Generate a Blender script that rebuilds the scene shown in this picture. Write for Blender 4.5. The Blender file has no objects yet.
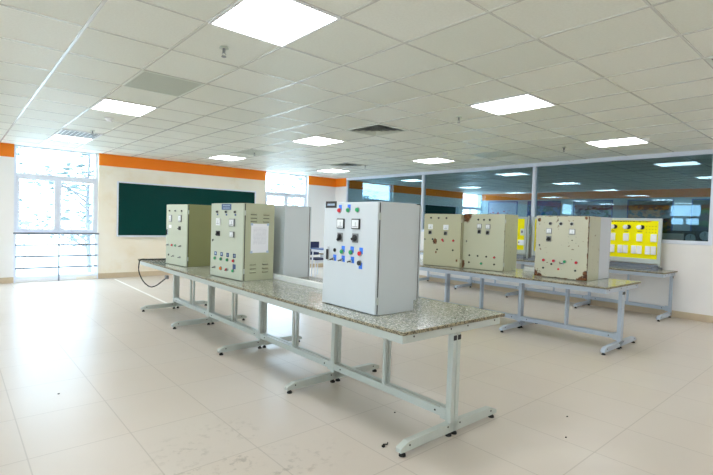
import bpy, bmesh, math, random
from mathutils import Vector, Matrix
random.seed(7)
SC = bpy.context.scene
COL = SC.collection
PI = math.pi

# ------------------------------------------------------------------ helpers
class MB:
    """collects shapes into one mesh"""
    def __init__(s): s.bm = bmesh.new()
    def _paint(s, before, m):
        s.bm.faces.ensure_lookup_table()
        for f in s.bm.faces:
            if f not in before: f.material_index = m
    def box(s, x0, x1, y0, y1, z0, z1, bev=0.0, m=0, mat=None, seg=1):
        before = set(s.bm.faces)
        M = Matrix.Translation(((x0+x1)/2, (y0+y1)/2, (z0+z1)/2)) @ Matrix.Diagonal((abs(x1-x0), abs(y1-y0), abs(z1-z0), 1))
        if mat is not None: M = mat @ M
        r = bmesh.ops.create_cube(s.bm, size=1, matrix=M)
        if bev > 0:
            ed = list({e for v in r['verts'] for e in v.link_edges})
            bmesh.ops.bevel(s.bm, geom=ed, offset=bev, segments=seg, affect='EDGES', profile=0.5, clamp_overlap=True)
        s._paint(before, m); return s
    def cyl(s, p0, p1, r, n=16, m=0, r2=None):
        before = set(s.bm.faces)
        a, b = Vector(p0), Vector(p1); d = b-a
        M = Matrix.Translation((a+b)/2) @ d.to_track_quat('Z', 'Y').to_matrix().to_4x4()
        bmesh.ops.create_cone(s.bm, cap_ends=True, segments=n, radius1=r, radius2=r if r2 is None else r2, depth=d.length, matrix=M)
        s._paint(before, m); return s
    def sphere(s, c, r, m=0, sc=(1, 1, 1), n=12):
        before = set(s.bm.faces)
        bmesh.ops.create_uvsphere(s.bm, u_segments=n, v_segments=max(6, n//2), radius=r, matrix=Matrix.Translation(c) @ Matrix.Diagonal((*sc, 1)))
        s._paint(before, m); return s
    def poly_prism(s, pts, d, m=0):
        """pts: 3-D polygon, extruded by vector d"""
        before = set(s.bm.faces)
        a = [s.bm.verts.new(p) for p in pts]; b = [s.bm.verts.new(Vector(p)+Vector(d)) for p in pts]
        s.bm.faces.new(a); s.bm.faces.new(b[::-1])
        n = len(pts)
        for i in range(n): s.bm.faces.new((a[i], b[i], b[(i+1) % n], a[(i+1) % n]))
        s._paint(before, m); return s
    def quad(s, pts, m=0):
        f = s.bm.faces.new([s.bm.verts.new(p) for p in pts]); f.material_index = m; return s
    def tube(s, pts, r, n=8, m=0, taper=None):
        before = set(s.bm.faces)
        pts = [Vector(p) for p in pts]; rings = []
        for i, p in enumerate(pts):
            t = (pts[min(i+1, len(pts)-1)] - pts[max(i-1, 0)]).normalized()
            q = t.to_track_quat('Z', 'Y')
            rr = r if taper is None else r + (taper-r)*i/(len(pts)-1)
            rings.append([s.bm.verts.new(p + q @ Vector((rr*math.cos(2*PI*k/n), rr*math.sin(2*PI*k/n), 0))) for k in range(n)])
        for a, b in zip(rings, rings[1:]):
            for k in range(n): s.bm.faces.new((a[k], a[(k+1) % n], b[(k+1) % n], b[k]))
        s.bm.faces.new(rings[0][::-1]); s.bm.faces.new(rings[-1])
        s._paint(before, m); return s
    def build(s, name, mats, parent=None, smooth=False, label=None):
        bmesh.ops.recalc_face_normals(s.bm, faces=s.bm.faces[:])
        me = bpy.data.meshes.new(name); s.bm.to_mesh(me); s.bm.free()
        for mm in (mats if isinstance(mats, (list, tuple)) else [mats]): me.materials.append(mm)
        if smooth:
            for p in me.polygons: p.use_smooth = True
            try: me.set_sharp_from_angle(angle=math.radians(40))
            except Exception: pass
        o = bpy.data.objects.new(name, me); COL.objects.link(o)
        if parent is not None: o.parent = parent
        if label: o['label'] = label
        return o

def tag(o, label=None, cat=None, group=None, kind=None):
    if label: o['label'] = label
    if cat: o['category'] = cat
    if group: o['group'] = group
    if kind: o['kind'] = kind
    return o
def thing(name, label, cat, loc=(0, 0, 0), rotz=0.0, group=None):
    o = bpy.data.objects.new(name, None); COL.objects.link(o)
    o.empty_display_size = 0.1
    o.location = loc; o.rotation_euler = (0, 0, rotz)
    return tag(o, label, cat, group)
def struct_empty(name, loc=(0, 0, 0)):
    o = bpy.data.objects.new(name, None); COL.objects.link(o); o.location = loc
    o['kind'] = 'structure'; return o
def struct(mb, name, mats):
    o = mb.build(name, mats); o['kind'] = 'structure'; return o
def copy_tree(o, parent=None):
    c = o.copy(); COL.objects.link(c)
    if parent is not None: c.parent = parent
    for ch in [k for k in bpy.data.objects if k.parent == o]: copy_tree(ch, c)
    return c
def dup(o, loc, label, rotz=None):
    c = copy_tree(o); c.location = loc; c['label'] = label
    if rotz is not None: c.rotation_euler = (0, 0, rotz)
    return c

# ------------------------------------------------------------------ materials
def srgb(r, g, b):
    f = lambda v: (v/255/12.92) if v/255 <= 0.04045 else ((v/255+0.055)/1.055)**2.4
    return (f(r), f(g), f(b), 1)
class NT:
    def __init__(s, name):
        s.m = bpy.data.materials.new(name); s.m.use_nodes = True
        s.t = s.m.node_tree; s.n = s.t.nodes; s.b = s.n['Principled BSDF']
    def new(s, ty, **kw):
        n = s.n.new(ty)
        for k, v in kw.items(): setattr(n, k, v)
        return n
    def link(s, a, b): s.t.links.new(a, b)
    def math(s, op, a, b=None, c=None):
        n = s.new('ShaderNodeMath', operation=op)
        for i, v in enumerate((a, b, c)):
            if v is None: continue
            if isinstance(v, (int, float)): n.inputs[i].default_value = v
            else: s.link(v, n.inputs[i])
        return n.outputs[0]
    def mix(s, fac, a, b):
        n = s.new('ShaderNodeMix', data_type='RGBA')
        for i, v in ((0, fac), (6, a), (7, b)):
            if isinstance(v, (int, float)): n.inputs[i].default_value = v
            elif isinstance(v, tuple): n.inputs[i].default_value = v
            else: s.link(v, n.inputs[i])
        return n.outputs[2]
    def noise(s, scale, detail=3, vec=None, rough=0.5):
        n = s.new('ShaderNodeTexNoise'); n.inputs['Scale'].default_value = scale
        n.inputs['Detail'].default_value = detail; n.inputs['Roughness'].default_value = rough
        if vec is not None: s.link(vec, n.inputs['Vector'])
        return n.outputs['Fac']
    def ramp(s, v, a, b, ca=0.0, cb=1.0):
        n = s.new('ShaderNodeMapRange'); n.clamp = True
        s.link(v, n.inputs[0])
        for i, q in enumerate((a, b, ca, cb)): n.inputs[i+1].default_value = q
        return n.outputs[0]
    def coords(s, which='Object'): return s.new('ShaderNodeTexCoord').outputs[which]
    def pos(s): return s.new('ShaderNodeNewGeometry').outputs['Position']
    def xyz(s, v):
        n = s.new('ShaderNodeSeparateXYZ'); s.link(v, n.inputs[0]); return n.outputs
    def bump(s, h, strength=0.1, dist=0.002):
        n = s.new('ShaderNodeBump'); n.inputs['Strength'].default_value = strength; n.inputs['Distance'].default_value = dist
        s.link(h, n.inputs['Height']); s.link(n.outputs[0], s.b.inputs['Normal'])
def plain(name, c, rough=0.5, metal=0.0, var=0.06, scale=6.0, spec=0.5):
    t = NT(name); b = t.b
    col = tuple(c)
    f = t.noise(scale, 3, t.coords())
    dark = tuple(v*(1-var) for v in col[:3]) + (1,); lite = tuple(min(1, v*(1+var)) for v in col[:3]) + (1,)
    t.link(t.mix(f, dark, lite), b.inputs['Base Color'])
    b.inputs['Roughness'].default_value = rough; b.inputs['Metallic'].default_value = metal
    b.inputs['Specular IOR Level'].default_value = spec
    return t.m
def emitter(name, c, strength):
    t = NT(name); b = t.b
    b.inputs['Base Color'].default_value = (0.9, 0.9, 0.9, 1)
    b.inputs['Emission Color'].default_value = c; b.inputs['Emission Strength'].default_value = strength
    return t.m
def glass(name, tint, refl, rough=0.0, gcol=(1, 1, 1, 1), edge=0.35):
    t = NT(name); t.n.remove(t.b)
    out = [n for n in t.n if n.type == 'OUTPUT_MATERIAL'][0]
    tr = t.new('ShaderNodeBsdfTransparent'); tr.inputs[0].default_value = tint
    gl = t.new('ShaderNodeBsdfGlossy'); gl.inputs['Color'].default_value = gcol; gl.inputs['Roughness'].default_value = rough
    lw = t.new('ShaderNodeLayerWeight'); lw.inputs[0].default_value = 0.25
    fac = t.math('ADD', t.math('MULTIPLY', lw.outputs['Facing'], edge), refl)
    mx = t.new('ShaderNodeMixShader')
    t.link(fac, mx.inputs[0]); t.link(tr.outputs[0], mx.inputs[1]); t.link(gl.outputs[0], mx.inputs[2])
    t.link(mx.outputs[0], out.inputs[0])
    return t.m

def m_floor():
    t = NT('polished_floor_tiles'); p = t.pos(); X, Y, Z = t.xyz(p)
    def line(v, o, s, w):
        q = t.math('FRACT', t.math('DIVIDE', t.math('SUBTRACT', v, o), s))
        d = t.math('MULTIPLY', t.math('MINIMUM', q, t.math('SUBTRACT', 1.0, q)), s)
        return t.math('LESS_THAN', d, w)
    g = t.math('MAXIMUM', line(X, 0.33, 0.543, 0.0035), line(Y, 3.14, 0.665, 0.0035))
    cx = t.math('FLOOR', t.math('DIVIDE', t.math('SUBTRACT', X, 0.33), 0.543)); cy = t.math('FLOOR', t.math('DIVIDE', t.math('SUBTRACT', Y, 3.14), 0.665))
    cb = t.new('ShaderNodeCombineXYZ'); t.link(cx, cb.inputs[0]); t.link(cy, cb.inputs[1])
    wn = t.new('ShaderNodeTexWhiteNoise'); t.link(cb.outputs[0], wn.inputs['Vector'])
    big = t.noise(0.7, 3, p); fine = t.noise(9, 4, p)
    base = t.mix(t.ramp(big, .35, .65), srgb(204, 195, 184), srgb(212, 204, 194))
    base = t.mix(t.math('MULTIPLY', wn.outputs['Value'], .5), base, srgb(208, 197, 184))
    # scuffed dirt, a patch in the foreground and scattered specks
    vm = t.new('ShaderNodeVectorMath', operation='DISTANCE'); t.link(p, vm.inputs[0]); vm.inputs[1].default_value = (1.22, 2.35, 0)
    near = t.ramp(vm.outputs['Value'], 0.25, 0.75, 1.0, 0.0)
    dirt = t.math('MULTIPLY', t.math('MULTIPLY', t.ramp(t.noise(16, 6, p, .65), .53, .63), t.ramp(t.noise(2.6, 2, p), .42, .6)), near)
    base = t.mix(t.math('MULTIPLY', dirt, .45), base, srgb(128, 120, 108))
    base = t.mix(t.math('MULTIPLY', g, .38), base, srgb(150, 140, 128))
    t.link(base, t.b.inputs['Base Color'])
    t.b.inputs['Roughness'].default_value = .35
    t.b.inputs['Specular IOR Level'].default_value = 0.5
    t.bump(t.noise(1.6, 2, p), .05, .01)
    return t.m
def m_ceiling():
    t = NT('ceiling_tiles'); p = t.pos(); X, Y, Z = t.xyz(p)
    cx = t.math('FLOOR', t.math('DIVIDE', t.math('SUBTRACT', X, .705), .585)); cy = t.math('FLOOR', t.math('DIVIDE', t.math('SUBTRACT', Y, 3.044), .695))
    cb = t.new('ShaderNodeCombineXYZ'); t.link(cx, cb.inputs[0]); t.link(cy, cb.inputs[1])
    wn = t.new('ShaderNodeTexWhiteNoise'); t.link(cb.outputs[0], wn.inputs['Vector'])
    c = t.mix(wn.outputs['Value'], srgb(228, 231, 220), srgb(238, 240, 231))
    c = t.mix(t.ramp(t.noise(60, 2, p), .4, .6, 0, .12), c, srgb(204, 204, 190))
    t.link(c, t.b.inputs['Base Color']); t.b.inputs['Roughness'].default_value = .55; t.b.inputs['Specular IOR Level'].default_value = .5
    return t.m
def m_wall(name, a, b, stain=None, amount=0.0, fresh=None):
    t = NT(name); p = t.pos()
    c = t.mix(t.ramp(t.noise(1.4, 4, p), .35, .65), a, b)
    if stain:
        f = t.math('MULTIPLY', t.ramp(t.noise(2.2, 6, p, .65), .52, .70), amount)
        c = t.mix(f, c, stain)
    if fresh:
        X = t.xyz(p)[0]
        c = t.mix(t.math('MULTIPLY', t.math('GREATER_THAN', X, fresh[0]), t.math('LESS_THAN', X, fresh[1])), fresh[2], c)
    t.link(c, t.b.inputs['Base Color']); t.b.inputs['Roughness'].default_value = .6
    t.bump(t.noise(40, 3, p), .08, .003)
    return t.m
def m_granite():
    t = NT('speckled_granite'); p = t.coords()
    v = t.new('ShaderNodeTexVoronoi'); v.inputs['Scale'].default_value = 140; t.link(p, v.inputs['Vector'])
    sx = t.xyz(v.outputs['Color'])
    c = t.mix(t.ramp(sx[0], .2, .8), srgb(128, 134, 126), srgb(184, 187, 176))
    c = t.mix(t.ramp(sx[1], .70, .76), c, srgb(66, 70, 64))
    c = t.mix(t.ramp(sx[2], .80, .84), c, srgb(228, 228, 220))
    c = t.mix(t.ramp(t.noise(14, 3, p), .35, .7, 0, .4), c, srgb(166, 166, 148))
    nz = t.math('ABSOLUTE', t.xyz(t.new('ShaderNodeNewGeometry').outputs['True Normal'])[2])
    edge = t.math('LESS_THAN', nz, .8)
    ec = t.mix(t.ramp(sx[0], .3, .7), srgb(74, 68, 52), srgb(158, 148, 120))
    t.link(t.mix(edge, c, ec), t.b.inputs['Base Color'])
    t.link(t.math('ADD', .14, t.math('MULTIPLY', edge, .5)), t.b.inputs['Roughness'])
    return t.m
def m_cabinet(name, c, rust=0.0, spots=(), seed=0.0, rough=.38, bottom=0.0, chips=0.0):
    """painted sheet steel; rust eats in from the edges of the sheet (generated coordinates) and in given spots (u,v,r)"""
    t = NT(name); g = t.coords('Generated'); o = t.coords('Object')
    base = t.mix(t.noise(3.0, 3, o), tuple(v*.96 for v in c[:3])+(1,), tuple(min(1, v*1.03) for v in c[:3])+(1,))
    if rust > 0 or spots or chips:
        mp = t.new('ShaderNodeMapping'); mp.inputs['Location'].default_value = (seed, seed*.7, seed*1.3); t.link(o, mp.inputs[0]); ov = mp.outputs[0]
        U, V, W = t.xyz(g)
        e = t.math('MINIMUM', t.math('MINIMUM', U, t.math('SUBTRACT', 1.0, U)), t.math('MINIMUM', W, t.math('SUBTRACT', 1.0, W)))
        n = t.noise(11, 6, ov, .7)
        m = t.ramp(t.math('SUBTRACT', t.math('MULTIPLY', n, rust*1.0), t.math('MULTIPLY', e, 14.0)), .36, .42) if rust else t.math('MULTIPLY', n, 0.0)
        if bottom:
            uc = t.math('MINIMUM', U, t.math('SUBTRACT', 1.0, U))
            corner = t.math('ADD', t.math('MULTIPLY', uc, 1.4), t.math('MULTIPLY', W, 2.2))
            m = t.math('MAXIMUM', m, t.ramp(t.math('SUBTRACT', t.math('MULTIPLY', n, bottom), corner), .1, .16))
        if chips:
            m = t.math('MAXIMUM', m, t.math('MULTIPLY', t.ramp(t.noise(24, 2, ov), .70, .72), chips))
        for (u, v, rr) in spots:
            du = t.math('SUBTRACT', U, u); dv = t.math('SUBTRACT', W, v)
            d = t.math('SQRT', t.math('ADD', t.math('MULTIPLY', du, du), t.math('MULTIPLY', dv, dv)))
            s = t.ramp(t.math('ADD', d, t.math('MULTIPLY', t.math('SUBTRACT', n, .5), rr*2.2)), rr*.5, rr*.75, 1, 0)
            m = t.math('MAXIMUM', m, s)
        rc = t.mix(t.ramp(t.noise(40, 3, ov), .35, .65), srgb(58, 34, 20), srgb(132, 84, 46))
        t.link(t.mix(m, base, rc), t.b.inputs['Base Color'])
        t.link(t.math('ADD', rough, t.math('MULTIPLY', m, .4)), t.b.inputs['Roughness'])
    else:
        t.link(base, t.b.inputs['Base Color']); t.b.inputs['Roughness'].default_value = rough
    return t.m
def m_poster(name, bg, blobs, seed):
    t = NT(name); g = t.coords('Generated'); U, V, W = t.xyz(g)
    mp = t.new('ShaderNodeMapping'); mp.inputs['Location'].default_value = (seed, 0, seed); t.link(g, mp.inputs[0])
    c = t.mix(t.noise(3, 2, mp.outputs[0]), bg, tuple(v*.8 for v in bg[:3])+(1,))
    for k, (col, sc, th) in enumerate(blobs):
        mq = t.new('ShaderNodeMapping'); mq.inputs['Location'].default_value = (seed*3+k*5.3, k*2.1, seed); mq.inputs['Scale'].default_value = (1, 1.6, 2.4); t.link(g, mq.inputs[0])
        f = t.ramp(t.noise(sc, 3, mq.outputs[0]), th, th+.03)
        inside = t.math('MULTIPLY', t.math('LESS_THAN', W, .84), t.math('GREATER_THAN', W, .08))
        c = t.mix(t.math('MULTIPLY', f, inside), c, col)
    t.link(c, t.b.inputs['Base Color']); t.b.inputs['Roughness'].default_value = .3
    return t.m
def m_paper():
    t = NT('printed_sheet'); g = t.coords('Generated'); U, V, W = t.xyz(g)
    rows = t.math('GREATER_THAN', t.math('FRACT', t.math('MULTIPLY', W, 22)), .62)
    ins = t.math('MULTIPLY', t.math('MULTIPLY', t.math('GREATER_THAN', V, .12), t.math('LESS_THAN', V, .88)), t.math('MULTIPLY', t.math('GREATER_THAN', W, .28), t.math('LESS_THAN', W, .86)))
    mp = t.new('ShaderNodeMapping'); mp.inputs['Scale'].default_value = (1, 12, 1); t.link(g, mp.inputs[0])
    ink = t.math('MULTIPLY', t.math('MULTIPLY', rows, ins), t.ramp(t.noise(5, 1, mp.outputs[0]), .42, .5))
    t.link(t.mix(t.math('MULTIPLY', ink, .35), srgb(240, 242, 248), srgb(120, 125, 150)), t.b.inputs['Base Color'])
    t.b.inputs['Roughness'].default_value = .5
    return t.m

M = dict(
    floor=m_floor(), ceil=m_ceiling(), granite=m_granite(),
    wall_back=m_wall('cream_plaster', srgb(246, 240, 226), srgb(242, 232, 212), srgb(228, 206, 158), .35, fresh=(2.0, 7.0, srgb(240, 239, 238))),
    wall=m_wall('white_plaster', srgb(242, 239, 236), srgb(236, 233, 230)),
    wall_pale=m_wall('pale_plaster', srgb(190, 218, 224), srgb(184, 212, 220)),
    orange=m_wall('orange_paint', srgb(255, 132, 0), srgb(255, 140, 4), srgb(255, 166, 50), .2),
    base=plain('tan_skirting_tile', srgb(206, 188, 160), .3, var=.08),
    tbar=plain('ceiling_grid_metal', srgb(214, 214, 208), .25, var=.02),
    light_frame=plain('light_frame_white', srgb(236, 238, 240), .4),
    light=emitter('light_diffuser', (.97, 0.98, 1.0, 1), 8.0),
    alu=plain('white_aluminium', srgb(226, 232, 244), .35, var=.03),
    steel=plain('grey_painted_steel', srgb(190, 197, 191), .36, var=.04),
    steel_blue=plain('blue_grey_painted_steel', srgb(186, 198, 212), .36, var=.04),
    rail=plain('brushed_rail', srgb(128, 135, 146), .35, metal=.3, var=.03),
    black=plain('black_plastic', srgb(22, 22, 24), .4),
    dark=plain('dark_hole', srgb(14, 13, 12), .8),
    rubber=plain('black_rubber', srgb(20, 20, 20), .7),
    white=plain('white_plastic', srgb(240, 242, 244), .35, var=.02),
    face=plain('meter_face', srgb(236, 240, 242), .25, var=.02),
    grey=plain('grey_plastic', srgb(128, 132, 134), .4),
    blue=plain('blue_label', srgb(44, 122, 236), .4),
    navy=plain('navy_plate', srgb(40, 72, 124), .35),
    slate=plain('slate_blue_plate', srgb(66, 96, 138), .35),
    ink=plain('pale_engraving', srgb(176, 196, 220), .5),
    red=plain('red_cap', srgb(214, 20, 40), .3), green=plain('green_cap', srgb(10, 158, 92), .3),
    orangecap=plain('orange_cap', srgb(236, 130, 20), .3),
    chrome=plain('chrome', srgb(190, 192, 194), .22, metal=.9, var=.02),
    board=plain('green_chalkboard', srgb(0, 58, 54), .5, var=.10, scale=2.0, spec=.12),
    yellow=plain('yellow_panel', srgb(250, 240, 0), .6, var=.03, spec=.15),
    yellow_ink=plain('dark_print', srgb(70, 74, 20), .5),
    redprint=plain('red_print', srgb(220, 80, 40), .5),
    trunk=plain('white_trunking', srgb(238, 240, 238), .35, var=.02),
    vent=plain('grey_vent_metal', srgb(216, 222, 212), .4, var=.03),
    slat=plain('pale_vent_slats', srgb(202, 208, 197), .4, var=.03),
    tar=plain('white_floor_strip', srgb(246, 244, 240), .35, var=.02),
    cloth=plain('navy_seat', srgb(24, 34, 84), .55),
    bluetop=plain('blue_desk_edge', srgb(60, 96, 160), .4),
    bark=plain('bark', srgb(122, 122, 126), .9, var=.2, scale=9),
    leaf=plain('leaves', srgb(100, 116, 116), .6, var=.15, scale=2),
    ground=plain('pale_ground', srgb(190, 192, 186), .9, var=.05, scale=.3),
    pane=glass('clear_pane', (.97, .985, 1, 1), .03, edge=.06),
    part=glass('tinted_partition', (.72, .77, .79, 1), .045, gcol=(.58, .86, 1.0, 1), edge=.6),
    paper=m_paper(),
    wood=plain('brown_wood', srgb(132, 98, 40), .5, var=.2),
    machine=plain('dark_green_steel', srgb(30, 50, 44), .45),
    pframe=plain('blue_poster_frame', srgb(36, 92, 170), .4),
    olive=m_cabinet('olive_grey_enamel', srgb(180, 184, 156)),
    olive_dark=m_cabinet('olive_side_enamel', srgb(146, 148, 100)),
    sage=m_cabinet('pale_sage_enamel', srgb(192, 199, 180)),
    cool=m_cabinet('cool_white_enamel', srgb(204, 212, 216)),
    bluegrey=m_cabinet('blue_grey_enamel', srgb(206, 213, 222)),
)

# ------------------------------------------------------------------ room
XL, XR, YB, YF, ZC = -8.5, 8.9, 11.2, -2.6, 2.70
XN, YN = 16.7, 0.4            # next room behind the glass
struct(MB().box(XL-.2, XN+.2, YF-.2, YB+.2, -.12, 0), 'floor', M['floor'])
struct(MB().box(XL-.2, XN+.2, YF-.2, YB+.2, ZC, ZC+.12), 'ceiling', M['ceil'])
g = MB()
i0 = math.floor((XL-.705)/.585)
for i in range(i0, 28):
    x = .705+.585*i
    if XL < x < XN: g.box(x-.011, x+.011, YF, YB, ZC-.005, ZC+.002)
for j in range(-9, 13):
    y = 3.044+.695*j
    if YF < y < YB: g.box(XL, XN, y-.008, y+.008, ZC-.004, ZC+.002)
struct(g, 'trim_1', M['tbar'])

WINS = [(-7.6, -6.15), (0.93, 2.40), (6.47, 7.88)]
def wall_y(name, y0, y1, xa, xb, holes, mat, zlo=.07):
    w = MB(); x = xa
    for (a, b) in holes:
        if a > x: w.box(x, a, y0, y1, 0, ZC)
        w.box(a, b, y0, y1, 0, zlo)
        x = b
    if xb > x: w.box(x, xb, y0, y1, 0, ZC)
    return struct(w, name, mat)
wall_y('wall_back', YB, YB+.2, XL, XR+.1, WINS, M['wall_back'])
# left wall with its far window and two unseen ones added for side light, front wall behind the camera is solid
w = MB(); x0, x1 = XL-.2, XL
LW = [(-1.5, -.1), (1.9, 3.3), (5.75, 7.05)]
yy = YF
for (a, c) in LW:
    w.box(x0, x1, yy, a, 0, ZC).box(x0, x1, a, c, 0, .07); yy = c
w.box(x0, x1, yy, YB+.2, 0, ZC)
struct(w, 'wall_left', M['wall'])
wall_y('wall_front', YF-.2, YF, XL-.2, XR+.1, [], M['wall'], .9)
# right wall: low wall under the glass, solid ends
YG0, YG1, ZS = 1.83, 10.69, 1.22
w = MB().box(XR, XR+.1, YF, YG0, 0, ZC).box(XR, XR+.1, YG0, YG1, 0, ZS).box(XR, XR+.1, YG1, YB, 0, ZC)
struct(w, 'wall_right', M['wall'])
# orange band along the top of the walls
ZB0 = 2.445
b = MB()
x = XL
for (a, c) in WINS+[(XR, XR)]:
    if a > x: b.box(x, a, YB-.004, YB+.002, ZB0, ZC)
    x = c
b.box(XR-.004, XR+.002, YG1, YB, ZB0, ZC)
yy = YF
for (a, c) in LW+[(YB, YB)]: b.box(XL-.002, XL+.004, yy, a, ZB0, ZC); yy = c
b.box(XR-.004, XR+.002, YF, YG0-.06, ZB0, ZC)
struct(b, 'trim_2', M['orange'])
# skirting
b = MB(); x = XL
for (a, c) in WINS+[(XR, XR)]:
    if a > x: b.box(x, a, YB-.012, YB+.002, 0, .11, .003)
    x = c
struct(b, 'baseboard_back', M['base'])
struct(MB().box(XR-.012, XR+.002, YF, YB, 0, .11, .003), 'baseboard_right', M['base'])
struct(MB().box(XL-.002, XL+.012, YF, YB, 0, .11, .003), 'baseboard_left', M['base'])
# white strip set in the floor running from the back wall to the bench
struct(MB().poly_prism([(2.655, 10.95, -.001), (2.695, 10.95, -.001), (2.63, 7.3, -.001), (2.59, 7.3, -.001)], (0, 0, .004)), 'trim_3', M['tar'])

# windows --------------------------------------------------------------
def window(n, a, b, y):
    """full-height window in a wall of constant Y: top light, two casements, low light behind the railing"""
    W = struct_empty('window_%d' % n, ((a+b)/2, y, .07))
    h = (b-a)/2; fy0, fy1 = -.03, .03; zt = ZC-.07-.001
    f = MB()
    f.box(-h, -h+.05, fy0, fy1, 0, zt, .004).box(h-.05, h, fy0, fy1, 0, zt, .004)
    f.box(-h+.05, h-.05, fy0, fy1, 0, .05, .004).box(-h+.05, h-.05, fy0, fy1, zt-.03, zt, .004)
    f.box(-h+.05, h-.05, fy0, fy1, 2.02, 2.09, .004).box(-h+.05, h-.05, fy0, fy1, .87, .94, .004)
    f.box(-.018, .018, fy0, fy1, .94, 2.02, .004)
    f.build('window_frame', M['alu'], W)
    for (xa, xb) in ((-h+.05, -.018), (.018, h-.05)):
        s = MB()
        s.box(xa, xa+.045, -.045, -.01, .94, 2.02, .004).box(xb-.045, xb, -.045, -.01, .94, 2.02, .004)
        s.box(xa+.045, xb-.045, -.045, -.01, .94, .99, .004).box(xa+.045, xb-.045, -.045, -.01, 1.97, 2.02, .004)
        sash = s.build('sash', M['alu'], W)
        MB().box(xa+.045, xb-.045, -.03, -.024, .99, 1.97).build('pane', M['pane'], sash)
    MB().box(-h+.05, h-.05, -.003, .003, 2.09, zt-.03).build('pane', M['pane'], W)
    MB().box(-h+.05, h-.05, -.003, .003, .05, .87).build('pane', M['pane'], W)
    return W
for k, (a, c) in enumerate(WINS): window(k+1, a, c, YB+.11)
for k, (a, c) in enumerate(LW):
    W = window(4+k, a, c, 0); W.location = (XL-.11, (a+c)/2, .07); W.rotation_euler = (0, 0, PI/2)

def railing(a, c, label):
    t = thing('window_railing', label, 'railing', ((a+c)/2, YB-.03, 0), 0, 'metal railings in front of the back windows')
    h = (c-a)/2
    MB().box(-h-.01, h+.01, -.02, .02, .955, .99, .004).build('top_rail', M['rail'], t)
    for z in (.74, .51, .28): MB().box(-h+.02, h-.02, -.014, .014, z-.016, z+.016).build('bar', M['rail'], t)
    MB().box(-h+.02, h-.02, -.008, .008, .07, .10).build('bar', M['alu'], t)
    for x in (-h, 0, h-.025): MB().box(x, x+.025, -.012, .012, 0, .955).build('post', M['rail'] if x == 0 else M['alu'], t)
    return t
railing(WINS[1][0], WINS[1][1], 'grey metal railing across the lower part of the far left window')
railing(WINS[2][0], WINS[2][1], 'grey metal railing across the window behind the tall cabinets, right of the green board')
railing(WINS[0][0], WINS[0][1], 'grey metal railing on a window at the far left end of the room')

# glass partition
W = struct_empty('window_8', (XR, 0, 0))
f = MB()
f.box(-.01, .11, YG0-.06, YG1, ZS-.02, ZS+.04, .004).box(-.01, .11, YG0-.06, YG1, ZC-.075, ZC, .004)
f.box(-.01, .11, YG0-.06, YG0, ZS+.04, ZC-.075, .004).box(.01, .09, YG1-.03, YG1, ZS+.04, ZC-.075, .004)
f.build('window_frame', M['alu'], W)
for y in (7.71, 4.757): MB().box(0, .1, y-.035, y+.035, ZS+.04, ZC-.075, .004).build('mullion', M['alu'], W)
ys = [YG0, 4.722, 4.792, 7.675, 7.745, YG1-.03]
for a, c in ((0, 1), (2, 3), (4, 5)):
    MB().box(.046, .054, ys[a], ys[c], ZS+.04, ZC-.075).build('pane', M['part'], W)

# ------------------------------------------------------------------ the room behind the glass
NW = [(15.4, 16.62)]
w = wall_y('wall_back_beyond_glass', YB, YB+.2, XR+.1, XN+.2, NW, M['wall_pale'])
struct(MB().box(XN, XN+.2, YN-.2, YB, 0, ZC), 'wall_far_beyond_glass', M['wall_pale'])
wall_y('wall_front_beyond_glass', YN-.2, YN, XR+.1, XN, [(14.4, 15.8)], M['wall_pale'], .9)  # unseen opening added to let daylight onto the far wall
struct(MB().box(XR+.1, NW[0][0], YB-.004, YB+.002, ZB0, ZC).box(XN-.004, XN+.002, YN, YB, ZB0, ZC), 'trim_4', M['orange'])
struct(MB().box(XR+.1, NW[0][0], YB-.012, YB+.002, 0, .11).box(XN-.012, XN+.002, YN, YB, 0, .11), 'baseboard_beyond_glass', M['base'])
window(9, NW[0][0], NW[0][1], YB+.11)

def chalkboard(x0, x1, z0, z1, label):
    t = thing('chalkboard', label, 'chalkboard', ((x0+x1)/2, YB, z0), 0)
    h = (x1-x0)/2; H = z1-z0
    MB().box(-h+.03, h-.03, -.022, -.004, .03, H-.03).build('writing_surface', M['board'], t)
    f = MB().box(-h, -h+.03, -.03, -.003, 0, H, .004).box(h-.03, h, -.03, -.003, 0, H, .004)
    f.box(-h+.03, h-.03, -.03, -.003, H-.03, H, .004).box(-h+.03, h-.03, -.03, -.003, 0, .03, .004)
    f.build('frame', M['alu'], t)
    MB().box(-h+.05, h-.05, -.075, -.03, .0, .012, .002).build('chalk_tray', M['alu'], t)
    return t
chalkboard(2.76, 6.16, .91, 2.13, 'long dark green chalkboard with a white frame on the cream back wall')
chalkboard(11.5, 14.95, .91, 2.13, 'dark green board added behind the glass partition to darken the wall under the reflected board')  # added so the reflection of the real board stays dark in the glass

def poster(y0, y1, bg, blobs, seed, label):
    t = thing('framed_poster', label, 'poster', (XN, (y0+y1)/2, 1.3), 0, 'framed posters on the wall behind the glass')
    h = (y1-y0)/2; H = 1.09
    f = MB().box(-.03, -.003, -h, -h+.03, 0, H).box(-.03, -.003, h-.03, h, 0, H).box(-.03, -.003, -h+.03, h-.03, 0, .03).box(-.03, -.003, -h+.03, h-.03, H-.03, H)
    f.build('frame', M['pframe'], t)
    MB().box(-.02, -.003, -h+.03, h-.03, .03, H-.03).build('print', m_poster('poster_print', bg, blobs, seed), t)
poster(9.55, 10.85, srgb(196, 214, 240), [(srgb(206, 60, 84), 3.2, .60)], .3, 'pale blue framed poster with red shapes, leftmost behind the glass')
poster(7.85, 9.13, srgb(70, 130, 200), [(srgb(10, 90, 120), 2.6, .5), (srgb(30, 150, 140), 3, .6)], 1.7, 'blue framed poster behind the white glass mullion')
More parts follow.
